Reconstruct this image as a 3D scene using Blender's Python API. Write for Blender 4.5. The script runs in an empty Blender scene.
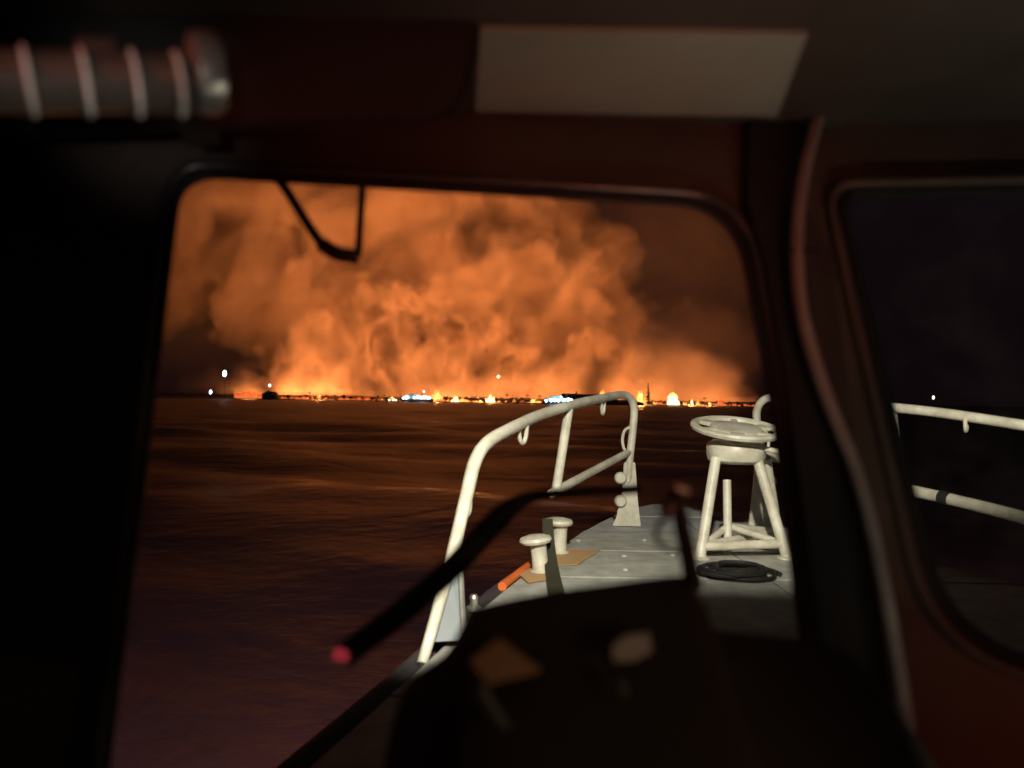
import bpy, bmesh, math, random
from mathutils import Vector, Matrix, noise

# ------------------------------------------------------------------ camera, world, exposure
scene = bpy.context.scene
col = scene.collection
CAMZ = 2.40                    # eye height above the sea
FPX = 760.0                    # focal length in pixels of the 1024 px wide frame
PITCH, ROLL = math.radians(1.33), math.radians(0.9)
cam_d = bpy.data.cameras.new('camera')
cam = bpy.data.objects.new('camera', cam_d)
col.objects.link(cam)
cam_d.sensor_width = 36.0
cam_d.lens = 36.0 * FPX / 1024.0
cam_d.clip_start, cam_d.clip_end = 0.02, 60000.0
cam_d.dof.use_dof = True
cam_d.dof.focus_distance = 7.0
cam_d.dof.aperture_fstop = 2.3
cam.matrix_world = (Matrix.Translation((0, 0, CAMZ)) @ Matrix.Rotation(math.pi / 2 + PITCH, 4, 'X')
                    @ Matrix.Rotation(ROLL, 4, 'Z'))
scene.camera = cam
CM = cam.matrix_world.copy()

world = bpy.data.worlds.new('World')
scene.world = world
world.use_nodes = True
wn = world.node_tree
sky = wn.nodes.new('ShaderNodeTexSky')
sky.sky_type = 'NISHITA'
sky.sun_disc = False
sky.sun_elevation = math.radians(-4.5)      # night: the sun is well down
sky.sun_rotation = math.radians(140)
glow = wn.nodes.new('ShaderNodeMix'); glow.data_type = 'RGBA'; glow.blend_type = 'ADD'
glow.inputs[0].default_value = 1.0
wn.links.new(sky.outputs[0], glow.inputs[6])
glow.inputs[7].default_value = (0.040, 0.020, 0.030, 1)      # even, smoke-dulled night sky
wn.links.new(glow.outputs[2], wn.nodes['Background'].inputs[0])
wn.nodes['Background'].inputs[1].default_value = 0.10

scene.view_settings.view_transform = 'Standard'
scene.view_settings.look = 'None'
scene.view_settings.exposure = 0.0
scene.view_settings.gamma = 1.0
cy = scene.cycles
cy.use_denoising = True
cy.max_bounces = 8
cy.volume_bounces = 4
cy.transparent_max_bounces = 16
cy.volume_step_rate = 2.5
cy.volume_max_steps = 160
cy.sample_clamp_indirect = 6.0

# ------------------------------------------------------------------ helpers
def ray(px, py):
    d = CM.to_3x3() @ Vector(((px - 512) / FPX, (384 - py) / FPX, -1.0))
    return d
def at(px, py, Y):
    d = ray(px, py)
    return Vector((0, 0, CAMZ)) + d * (Y / d.y)
def at_z(px, py, z):
    d = ray(px, py)
    return Vector((0, 0, CAMZ)) + d * ((z - CAMZ) / d.z)

def tag(o, label=None, cat=None, group=None, kind=None):
    if label: o['label'] = label
    if cat: o['category'] = cat
    if group: o['group'] = group
    if kind: o['kind'] = kind
    return o
def thing(name, label, cat, loc=(0, 0, 0), group=None):
    o = bpy.data.objects.new(name, None)
    o.empty_display_size = 0.1
    o.location = loc
    col.objects.link(o)
    return tag(o, label, cat, group)

def mesh_obj(name, bm, m, parent=None, smooth=True):
    """link a bmesh built in world coordinates as one object; a child keeps world place"""
    me = bpy.data.meshes.new(name)
    bmesh.ops.recalc_face_normals(bm, faces=bm.faces[:])
    bm.to_mesh(me); bm.free()
    me.materials.append(m)
    if smooth:
        me.polygons.foreach_set('use_smooth', [True] * len(me.polygons))
        try: me.set_sharp_from_angle(angle=math.radians(38))
        except Exception: pass
    o = bpy.data.objects.new(name, me)
    col.objects.link(o)
    if parent is not None:
        o.parent = parent
        base = Vector((0, 0, 0)); p = parent
        while p is not None:
            base += p.location; p = p.parent
        o.location = -base
    return o

def bm_box(bm, c, s, rot=None, bevel=0.0):
    m = Matrix.Translation(c) @ (rot.to_4x4() if rot else Matrix()) @ Matrix.Diagonal((s[0], s[1], s[2], 1))
    r = bmesh.ops.create_cube(bm, size=1.0, matrix=m)
    if bevel > 0:
        es = list({e for v in r['verts'] for e in v.link_edges})
        bmesh.ops.bevel(bm, geom=es, offset=bevel, segments=2, profile=0.6, affect='EDGES')
    return bm

def smooth_path(pts, n=6):
    """Catmull-Rom through the points"""
    P = [Vector(p) for p in pts]
    P = [P[0] * 2 - P[1]] + P + [P[-1] * 2 - P[-2]]
    out = []
    for i in range(1, len(P) - 2):
        a, b, c, d = P[i - 1:i + 3]
        for k in range(n):
            t = k / n
            out.append(0.5 * ((2 * b) + (c - a) * t + (2 * a - 5 * b + 4 * c - d) * t * t + (3 * b - a - 3 * c + d) * t ** 3))
    out.append(P[-2])
    return out

def bm_tube(bm, pts, r, seg=12, cap=True):
    pts = [Vector(p) for p in pts]
    rs = r if isinstance(r, (list, tuple)) else [r] * len(pts)
    rings = []
    t0 = (pts[1] - pts[0]).normalized()
    ref = Vector((0, 0, 1)) if abs(t0.z) < 0.9 else Vector((1, 0, 0))
    u = t0.cross(ref).normalized()
    for i, p in enumerate(pts):
        if i == 0: t = pts[1] - pts[0]
        elif i == len(pts) - 1: t = pts[-1] - pts[-2]
        else: t = pts[i + 1] - pts[i - 1]
        t.normalize()
        u = (u - t * u.dot(t)).normalized()
        v = t.cross(u)
        rings.append([bm.verts.new(p + (u * math.cos(2 * math.pi * k / seg) + v * math.sin(2 * math.pi * k / seg)) * rs[i]) for k in range(seg)])
    for a, b in zip(rings, rings[1:]):
        for k in range(seg):
            bm.faces.new((a[k], a[(k + 1) % seg], b[(k + 1) % seg], b[k]))
    if cap:
        bm.faces.new(rings[0][::-1]); bm.faces.new(rings[-1])
    return bm

def bm_lathe(bm, prof, M=None, seg=32):
    """profile of (r, z) turned about local z, placed by matrix M"""
    M = M or Matrix()
    rings = []
    for r, z in prof:
        if r < 1e-6: rings.append([bm.verts.new(M @ Vector((0, 0, z)))])
        else: rings.append([bm.verts.new(M @ Vector((r * math.cos(2 * math.pi * k / seg), r * math.sin(2 * math.pi * k / seg), z))) for k in range(seg)])
    for a, b in zip(rings, rings[1:]):
        for k in range(seg):
            k2 = (k + 1) % seg
            if len(a) == 1 and len(b) == 1: continue
            if len(a) == 1: bm.faces.new((a[0], b[k2], b[k]))
            elif len(b) == 1: bm.faces.new((a[k], a[k2], b[0]))
            else: bm.faces.new((a[k], a[k2], b[k2], b[k]))
    return bm

def bm_prism(bm, loop, off):
    """closed polygon extruded by an offset vector"""
    a = [bm.verts.new(Vector(p)) for p in loop]
    b = [bm.verts.new(Vector(p) + Vector(off)) for p in loop]
    bm.faces.new(a); bm.faces.new(b[::-1])
    n = len(a)
    for i in range(n):
        bm.faces.new((a[i], b[i], b[(i + 1) % n], a[(i + 1) % n]))
    return bm

# ------------------------------------------------------------------ materials
def new_mat(name):
    m = bpy.data.materials.new(name); m.use_nodes = True
    nt = m.node_tree
    return m, nt, nt.nodes.get('Principled BSDF')
def mat(name, c, rough=0.5, metal=0.0, var=0.25, scale=20.0, bump=0.0, bscale=None, dirt=None, spec=0.5):
    """plain painted / plastic surface with worn, uneven colour"""
    m, nt, b = new_mat(name)
    tc = nt.nodes.new('ShaderNodeTexCoord')
    n = nt.nodes.new('ShaderNodeTexNoise'); n.inputs['Scale'].default_value = scale; n.inputs['Detail'].default_value = 6
    n.inputs['Roughness'].default_value = 0.65
    nt.links.new(tc.outputs['Object'], n.inputs['Vector'])
    r = nt.nodes.new('ShaderNodeValToRGB')
    r.color_ramp.elements[0].position = 0.3; r.color_ramp.elements[1].position = 0.72
    d = dirt or tuple(x * (1 - var) for x in c)
    r.color_ramp.elements[0].color = (*d, 1); r.color_ramp.elements[1].color = (*c, 1)
    nt.links.new(n.outputs['Fac'], r.inputs['Fac'])
    nt.links.new(r.outputs['Color'], b.inputs['Base Color'])
    mr = nt.nodes.new('ShaderNodeMapRange')
    mr.inputs['To Min'].default_value = max(0.03, rough - 0.12); mr.inputs['To Max'].default_value = min(1, rough + 0.12)
    nt.links.new(n.outputs['Fac'], mr.inputs['Value']); nt.links.new(mr.outputs[0], b.inputs['Roughness'])
    b.inputs['Metallic'].default_value = metal
    b.inputs['Specular IOR Level'].default_value = spec
    if bump:
        n2 = nt.nodes.new('ShaderNodeTexNoise'); n2.inputs['Scale'].default_value = bscale or scale * 6; n2.inputs['Detail'].default_value = 3
        nt.links.new(tc.outputs['Object'], n2.inputs['Vector'])
        bp = nt.nodes.new('ShaderNodeBump'); bp.inputs['Strength'].default_value = bump; bp.inputs['Distance'].default_value = 0.002
        nt.links.new(n2.outputs['Fac'], bp.inputs['Height']); nt.links.new(bp.outputs[0], b.inputs['Normal'])
    return m
def painted(name, c, dirt, rough=0.42, rust=0.6):
    """old gloss paint: grime, chipped rusty spots, brushed unevenness"""
    m = mat(name, c, rough=rough, scale=7, dirt=dirt, bump=0.25, bscale=45)
    nt = m.node_tree; b = nt.nodes['Principled BSDF']
    src = b.inputs['Base Color'].links[0].from_socket
    tc = nt.nodes['Texture Coordinate']
    n = nt.nodes.new('ShaderNodeTexNoise'); n.inputs['Scale'].default_value = 16; n.inputs['Detail'].default_value = 9; n.inputs['Roughness'].default_value = 0.75
    mp = nt.nodes.new('ShaderNodeMapping'); mp.inputs['Scale'].default_value = (1, 1, 0.45)
    nt.links.new(tc.outputs['Object'], mp.inputs['Vector']); nt.links.new(mp.outputs[0], n.inputs['Vector'])
    r = nt.nodes.new('ShaderNodeMapRange'); r.inputs['From Min'].default_value = 0.60; r.inputs['From Max'].default_value = 0.70; r.inputs['To Max'].default_value = rust
    nt.links.new(n.outputs['Fac'], r.inputs['Value'])
    mx = nt.nodes.new('ShaderNodeMix'); mx.data_type = 'RGBA'; mx.inputs[7].default_value = (0.20, 0.10, 0.045, 1)
    nt.links.new(r.outputs[0], mx.inputs[0]); nt.links.new(src, mx.inputs[6]); nt.links.new(mx.outputs[2], b.inputs['Base Color'])
    return m
def emit(name, c, s):
    m, nt, b = new_mat(name)
    b.inputs['Base Color'].default_value = (0.02, 0.02, 0.02, 1)
    b.inputs['Emission Color'].default_value = (*c, 1)
    b.inputs['Emission Strength'].default_value = s
    return m

# ------------------------------------------------------------------ sea
def build_sea():
    m, nt, b = new_mat('sea_water')
    b.inputs['Base Color'].default_value = (0.066, 0.028, 0.044, 1)
    b.inputs['Roughness'].default_value = 0.38
    b.inputs['IOR'].default_value = 1.33
    b.inputs['Specular IOR Level'].default_value = 0.5
    tc = nt.nodes.new('ShaderNodeTexCoord')
    prev = None
    for sc_, st, dist in ((0.35, 0.5, 0.45), (3.4, 0.6, 0.06)):
        n = nt.nodes.new('ShaderNodeTexNoise'); n.inputs['Scale'].default_value = sc_; n.inputs['Detail'].default_value = 5
        n.inputs['Distortion'].default_value = 0.4
        mp = nt.nodes.new('ShaderNodeMapping'); mp.inputs['Scale'].default_value = (0.6, 1.0, 1.0); mp.inputs['Rotation'].default_value = (0, 0, 0.3)
        nt.links.new(tc.outputs['Object'], mp.inputs['Vector']); nt.links.new(mp.outputs[0], n.inputs['Vector'])
        bp = nt.nodes.new('ShaderNodeBump'); bp.inputs['Strength'].default_value = st; bp.inputs['Distance'].default_value = dist
        nt.links.new(n.outputs['Fac'], bp.inputs['Height'])
        if prev: nt.links.new(prev.outputs[0], bp.inputs['Normal'])
        prev = bp
    nt.links.new(prev.outputs[0], b.inputs['Normal'])
    rnd = random.Random(4)
    waves = []
    for i in range(26):
        L = 2.2 * 1.17 ** i if i < 20 else rnd.uniform(5, 30)
        a = rnd.gauss(0.45, 0.55)
        waves.append((2 * math.pi / L, math.sin(a), math.cos(a), 0.0052 * L * rnd.uniform(0.5, 1.1) if L < 22 else 0.05, rnd.uniform(0, 6.28), L))
    bm = bmesh.new()
    NA = 420
    radii = []
    r = 0.8
    while r < 16000:
        radii.append(r); r *= 1.022 if r < 1200 else 1.25
    prevr = None
    for r in radii:
        ring = []
        for k in range(NA):
            ang = math.radians(-75 + 150 * k / (NA - 1))
            x, y = r * math.sin(ang), r * math.cos(ang) - 1.0
            z = 0.0
            if r < 900:
                cell = max(r * 0.022, r * math.radians(150) / NA)
                for kx, sx, cx_, am, ph, L in waves:
                    w = min(1.0, max(0.0, (L / cell - 2.2) / 3.0))
                    if w > 0:
                        s = math.sin(kx * (sx * x + cx_ * y) + ph)
                        z += w * am * (s + 0.25 * s * abs(s))
                z *= min(1.0, max(0.15, (900 - r) / 300))
                z *= min(1.0, 0.35 + r / 14)
            ring.append(bm.verts.new((x, y, z)))
        if prevr:
            for k in range(NA - 1):
                bm.faces.new((prevr[k], prevr[k + 1], ring[k + 1], ring[k]))
        prevr = ring
    o = mesh_obj('sea', bm, m, smooth=False)
    o.data.polygons.foreach_set('use_smooth', [True] * len(o.data.polygons))
    tag(o, kind='structure')
build_sea()

# ------------------------------------------------------------------ land behind the shore
EARTH = mat('burnt_earth', (0.035, 0.028, 0.022), rough=0.95, scale=0.03, var=0.5)
def build_land():
    bm = bmesh.new()
    xs = [-2600 + 40 * i for i in range(126)]
    ys = [955, 965, 985, 1020, 1080, 1180, 1350, 1700, 2400, 4000]
    zs = [-1.5, 1.0, 1.6, 2.0, 2.4, 3, 4, 6, 10, 16]
    rows = []
    for y, z in zip(ys, zs):
        rows.append([bm.verts.new((x, y + 14 * noise.noise((x * .006, 3.1, 0)) + 6 * noise.noise((x * .03, 1, 0)),
                     z + (z * .28 * noise.noise((x * .004, y * .004, 5)) if z > 0 else 0) + (0.8 * noise.noise((x * .05, y * .1, 2)) if z > 0 else 0))) for x in xs])
    for a, b in zip(rows, rows[1:]):
        for i in range(len(xs) - 1):
            bm.faces.new((a[i], a[i + 1], b[i + 1], b[i]))
    tag(mesh_obj('shore_land', bm, EARTH), kind='structure')
build_land()

# ------------------------------------------------------------------ smoke, lit by the fires under it
def build_smoke():
    gt = bpy.data.node_groups.new('smoke_field', 'GeometryNodeTree')
    gt.interface.new_socket('Geometry', in_out='OUTPUT', socket_type='NodeSocketGeometry')
    N, L = gt.nodes.new, gt.links.new
    def vmath(op, a, b=None, sc=None):
        n = N('ShaderNodeVectorMath'); n.operation = op
        for i, v in enumerate((a, b)):
            if v is None: continue
            if isinstance(v, tuple): n.inputs[i].default_value = v
            else: L(v, n.inputs[i])
        if sc is not None: n.inputs['Scale'].default_value = sc
        return n.outputs['Value'] if op == 'LENGTH' else n.outputs['Vector']
    def fmath(op, a, b=None):
        n = N('ShaderNodeMath'); n.operation = op
        for i, v in enumerate((a, b)):
            if v is None: continue
            if isinstance(v, (int, float)): n.inputs[i].default_value = v
            else: L(v, n.inputs[i])
        return n.outputs[0]
    def tex(scale, detail, rough, vec, colour=False):
        n = N('ShaderNodeTexNoise'); n.inputs['Scale'].default_value = scale; n.inputs['Detail'].default_value = detail
        n.inputs['Roughness'].default_value = rough
        L(vec, n.inputs['Vector'])
        return n.outputs['Color'] if colour else n.outputs['Fac']
    def step(v, a, b):
        n = N('ShaderNodeMapRange'); n.interpolation_type = 'SMOOTHSTEP'
        n.inputs['From Min'].default_value = a; n.inputs['From Max'].default_value = b
        L(v, n.inputs['Value'])
        return n.outputs[0]
    P = N('GeometryNodeInputPosition').outputs[0]
    warp = vmath('SCALE', vmath('SUBTRACT', tex(0.006, 1, 0.5, P, True), (0.5, 0.5, 0.5)), None, SMOKE_WARP)
    Q = vmath('ADD', P, warp)
    fb = fmath('SUBTRACT', tex(0.012, 6, 0.6, vmath('MULTIPLY', Q, (1.0, 1.0, 0.7))), 0.5)
    def blob(c, r):
        d = vmath('MULTIPLY', vmath('SUBTRACT', Q, c), tuple(1.0 / v for v in r))
        return fmath('SUBTRACT', 1.0, vmath('LENGTH', d))
    def union(blobs):
        f = None
        for c, r in blobs:
            g = blob(c, r)
            f = g if f is None else fmath('MAXIMUM', f, g)
        return f
    f = fmath('ADD', union(SMOKE_BLOBS), fmath('MULTIPLY', fb, 1.1))
    dens = fmath('MULTIPLY', step(f, 0.0, 0.09), SMOKE_DENSITY)
    fold = step(tex(0.016, 4, 0.6, vmath('ADD', Q, (310.0, 90.0, 55.0))), 0.35, 0.62)
    dens = fmath('MULTIPLY', dens, fmath('ADD', fmath('MULTIPLY', fold, 0.9), 0.45))
    v = fmath('ADD', union(VEIL_BLOBS), fmath('MULTIPLY', fb, 0.5))
    dens = fmath('ADD', dens, fmath('MULTIPLY', step(v, 0.0, 0.7), VEIL_DENSITY))
    w = fmath('ADD', union(WISP_BLOBS), fmath('MULTIPLY', fb, 1.2))
    dens = fmath('ADD', dens, fmath('MULTIPLY', step(w, 0.0, 0.4), WISP_DENSITY))
    sn = fmath('SUBTRACT', tex(0.019, 5, 0.62, vmath('MULTIPLY', vmath('ADD', Q, (70.0, 20.0, 140.0)), (1.0, 1.0, 0.75))), 0.5)
    lw = fmath('ADD', union(LOW_BLOBS), fmath('ADD', fmath('MULTIPLY', fb, 1.8), fmath('MULTIPLY', sn, 2.2)))
    dens = fmath('ADD', dens, fmath('MULTIPLY', step(lw, 0.0, 0.8), LOW_DENSITY))
    so = fmath('ADD', fmath('MINIMUM', union(SOOT_BLOBS), 0.30), fmath('MULTIPLY', sn, 3.4))
    dens = fmath('ADD', dens, fmath('MULTIPLY', step(so, 0.22, 0.85), 0.07))
    dens = fmath('MULTIPLY', dens, fmath('ADD', fmath('MULTIPLY', fb, 0.7), 1.0))     # never quite even anywhere
    vc = N('GeometryNodeVolumeCube')
    L(dens, vc.inputs['Density'])
    lo, hi, cell = (-860, 935, 3), (680, 1720, 590), 7.0
    vc.inputs['Min'].default_value = lo; vc.inputs['Max'].default_value = hi
    for ax, a, b in zip('XYZ', lo, hi): vc.inputs['Resolution ' + ax].default_value = int((b - a) / cell)
    sm = N('GeometryNodeSetMaterial')
    L(vc.outputs[0], sm.inputs['Geometry'])
    # the smoke itself: grey, sootier where it is thick
    m = bpy.data.materials.new('fire_smoke'); m.use_nodes = True
    nt = m.node_tree; nt.nodes.clear()
    out = nt.nodes.new('ShaderNodeOutputMaterial')
    pv = nt.nodes.new('ShaderNodeVolumePrincipled')
    pv.inputs['Density'].default_value = 1.0
    pv.inputs['Density Attribute'].default_value = 'density'
    pv.inputs['Anisotropy'].default_value = 0.0
    at_ = nt.nodes.new('ShaderNodeAttribute'); at_.attribute_name = 'density'
    rp = nt.nodes.new('ShaderNodeValToRGB')
    rp.color_ramp.elements[0].position = 0.12; rp.color_ramp.elements[0].color = (0.90, 0.88, 0.86, 1)
    rp.color_ramp.elements[1].position = 0.9; rp.color_ramp.elements[1].color = (0.14, 0.12, 0.11, 1)
    e = rp.color_ramp.elements.new(0.55); e.color = (0.66, 0.61, 0.57, 1)
    mu = nt.nodes.new('ShaderNodeMath'); mu.operation = 'MULTIPLY'; mu.inputs[1].default_value = 1.0 / 0.065
    nt.links.new(at_.outputs['Fac'], mu.inputs[0]); nt.links.new(mu.outputs[0], rp.inputs['Fac'])
    nt.links.new(rp.outputs[0], pv.inputs['Color'])
    nt.links.new(pv.outputs[0], out.inputs['Volume'])
    sm.inputs['Material'].default_value = m
    go = N('NodeGroupOutput')
    L(sm.outputs[0], go.inputs[0])
    me = bpy.data.meshes.new('smoke')
    o = bpy.data.objects.new('smoke', me); col.objects.link(o)
    me.materials.append(m)
    md = o.modifiers.new('smoke_field', 'NODES'); md.node_group = gt
    tag(o, 'billowing wildfire smoke glowing orange over the shore', 'smoke', kind='stuff')

SMOKE_WARP = 130.0
SMOKE_BLOBS = [((-85, 1450, 110), (345, 170, 330)), ((-490, 1470, 400), (370, 170, 200)), ((-340, 1420, 130), (135, 120, 225)), ((-480, 1440, 245), (150, 130, 160)), ((-640, 1450, 265), (170, 120, 120)), ((-215, 1450, 380), (260, 150, 215))]
VEIL_BLOBS = [((230, 1540, 270), (590, 180, 430)), ((-540, 1470, 170), (370, 160, 370))]
WISP_BLOBS = [((345, 1390, 20), (120, 110, 200)), ((275, 1180, 0), (75, 90, 125))]
LOW_BLOBS = [((x, y, -5), (rx, 60, rz)) for x, y, rx, rz in ((-385, 1080, 70, 70), (-300, 1120, 75, 120), (-200, 1090, 80, 80), (-90, 1070, 70, 110), (-10, 1110, 75, 75), (80, 1090, 70, 85), (165, 1080, 60, 120), (235, 1070, 50, 95), (300, 1090, 45, 60), (365, 1085, 40, 35))]
SOOT_BLOBS = [((-150, 1285, 95), (150, 60, 115)), ((-330, 1285, 60), (110, 55, 80)), ((60, 1290, 60), (120, 50, 60))]
SMOKE_DENSITY, VEIL_DENSITY, WISP_DENSITY, LOW_DENSITY = 0.024, 0.0017, 0.0024, 0.0018
build_smoke()

# the burning town: a broad bed of fire under the smoke
def fire_bed(x0, x1, y0, y1, z, power, c=(1.0, 0.255, 0.06)):
    l = bpy.data.lights.new('fire_bed', 'AREA'); l.shape = 'RECTANGLE'; l.size = x1 - x0; l.size_y = y1 - y0
    l.energy = power; l.color = c
    o = bpy.data.objects.new('fire_bed', l); o.location = ((x0 + x1) / 2, (y0 + y1) / 2, z)
    o.rotation_euler = (math.pi, 0, 0); col.objects.link(o)
    return o
FW = 2.0e6
fire_bed(-400, 240, 990, 1160, 7, FW * 5)
fire_bed(240, 370, 1000, 1110, 7, FW * 0.4)
fire_bed(-400, -270, 1250, 1340, 12, FW * 0.13)

# ================================================================== the boat
DZ = CAMZ - 0.95               # foredeck height
CX = 1.42                      # the boat's centre line
def mir(p): return Vector((2 * CX - p[0], p[1], p[2]))

WHITE = painted('white_marine_paint', (0.72, 0.70, 0.62), (0.40, 0.37, 0.29))
DECKG = painted('grey_nonskid', (0.47, 0.47, 0.44), (0.25, 0.25, 0.23), rough=0.7, rust=0.45)
DECKL = mat('pale_grey_nonskid', (0.46, 0.48, 0.50), rough=0.8, var=0.3, scale=6, bump=0.9, bscale=170)
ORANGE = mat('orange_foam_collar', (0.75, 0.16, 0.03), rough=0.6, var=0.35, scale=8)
AMBER = mat('worn_amber_deck_paint', (0.55, 0.26, 0.07), rough=0.7, var=0.5, scale=11, dirt=(0.33, 0.27, 0.18))
HULLM = mat('silver_hull_metal', (0.33, 0.34, 0.36), rough=0.5, metal=0.4, var=0.3, scale=3)
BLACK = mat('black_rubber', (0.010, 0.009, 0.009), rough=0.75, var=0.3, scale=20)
PLATE = mat('blue_grey_plate', (0.16, 0.19, 0.22), rough=0.55, var=0.4, scale=9)
STEEL = mat('dull_steel', (0.55, 0.54, 0.5), rough=0.35, metal=0.8, scale=14)
OLIVE = mat('olive_strap', (0.028, 0.025, 0.012), rough=0.9, scale=30, bump=0.5)

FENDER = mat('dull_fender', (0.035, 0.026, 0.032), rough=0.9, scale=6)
EDGE = [(-0.95, -0.6), (-0.86, 0.6), (-0.60, 1.8), (-0.32, 2.83), (-0.17, 3.5), (0.105, 4.43), (0.55, 5.78), (1.0, 6.85), (1.42, 7.35)]
def edge_x(y):
    for (x0, y0), (x1, y1) in zip(EDGE, EDGE[1:]):
        if y0 <= y <= y1: return x0 + (x1 - x0) * (y - y0) / (y1 - y0)
    return CX
def hull():
    t = thing('patrol_boat', 'grey foredeck and hull of the patrol boat pointing at the burning shore', 'boat', (CX, 3.0, 0))
    bm = bmesh.new()
    loop = EDGE[:-1] + [EDGE[-1]] + [(2 * CX - x, y) for x, y in EDGE[:-1][::-1]]
    secs = []
    for k, (z, sh) in enumerate(((DZ - 0.03, 0.0), (DZ - 0.16, -0.03), (DZ - 0.6, 0.10), (0.2, 0.30), (-0.6, 0.9))):
        secs.append([bm.verts.new((CX + (x - CX) * (1 - sh * 0.55), y - sh * max(0, y - 2) * 0.16, z)) for x, y in loop])
    for a, b in zip(secs, secs[1:]):
        for i in range(len(loop)):
            j = (i + 1) % len(loop)
            bm.faces.new((a[i], a[j], b[j], b[i]))
    bm.faces.new(secs[0]); bm.faces.new(secs[-1][::-1])
    mesh_obj('hull', bm, HULLM, t, smooth=False)
    # deck panels with open seams between them
    ys = [-0.55, 1.2, 2.45, 3.35, 4.16, 4.90, 5.66, 6.42, 7.2]
    for j, (y0, y1) in enumerate(zip(ys, ys[1:])):
        xa = [(edge_x(y) + 0.05, y) for y in (y0 + 0.008, (y0 + y1) / 2, y1 - 0.008)]
        for side in (0, 1):
            mid = CX - 0.006
            lp = xa + [(mid, y1 - 0.008), (mid, y0 + 0.008)]
            if side: lp = [(2 * CX - x, y) for x, y in lp][::-1]
            bm = bmesh.new()
            bm_prism(bm, [(x, y, DZ - 0.035) for x, y in lp], (0, 0, 0.035 + 0.003 * ((j * 7 + side * 3) % 3)))
            mesh_obj('deck_panel', bm, DECKL if j >= 6 else DECKG, t, smooth=False)
    # orange foam collar along both gunwales
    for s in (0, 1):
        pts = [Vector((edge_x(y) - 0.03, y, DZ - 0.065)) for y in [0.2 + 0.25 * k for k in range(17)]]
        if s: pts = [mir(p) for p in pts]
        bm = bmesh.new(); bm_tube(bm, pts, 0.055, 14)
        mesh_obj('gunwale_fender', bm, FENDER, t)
        if s: continue
        pts = [Vector((edge_x(y) + 0.012, y, DZ + 0.002)) for y in [3.92 + 0.1 * k for k in range(9)]]
        if s: pts = [mir(p) for p in pts]
        bm = bmesh.new(); bm_tube(bm, pts, 0.024, 12)
        mesh_obj('collar_strip', bm, ORANGE, t)
    # amber painted pads round the bitts
    for lp in ([(0.20, 4.72), (0.36, 4.88), (0.58, 4.88), (0.40, 4.45), (0.22, 4.40)], [(0.05, 4.18), (0.16, 4.40), (0.24, 4.34), (0.20, 4.05), (0.1, 3.98)]):
        bm = bmesh.new(); bm_prism(bm, [(x, y, DZ + 0.007) for x, y in lp], (0, 0, 0.004))
        mesh_obj('painted_pad', bm, AMBER, t, smooth=False)
    for (bx, by) in [(0.47, 5.22), (0.93, 5.27), (0.71, 4.72), (1.02, 4.77), (0.66, 4.33), (1.35, 4.3)]:
        bm = bmesh.new(); bm_lathe(bm, [(0, 0.012), (0.012, 0.011), (0.017, 0.004), (0.017, 0.0)], Matrix.Translation((bx, by, DZ + 0.004)), 10); mesh_obj('deck_bolt', bm, DECKL, t)
    # small bright fairlead on the port edge
    bm = bmesh.new()
    bm_lathe(bm, [(0, 0.05), (0.015, 0.047), (0.021, 0.034), (0.017, 0.02), (0.02, 0.0), (0.035, -0.01), (0.035, -0.02)], Matrix.Translation((-0.16, 3.52, DZ + 0.012)))
    mesh_obj('fairlead', bm, STEEL, t)
    return t
hull()

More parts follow.
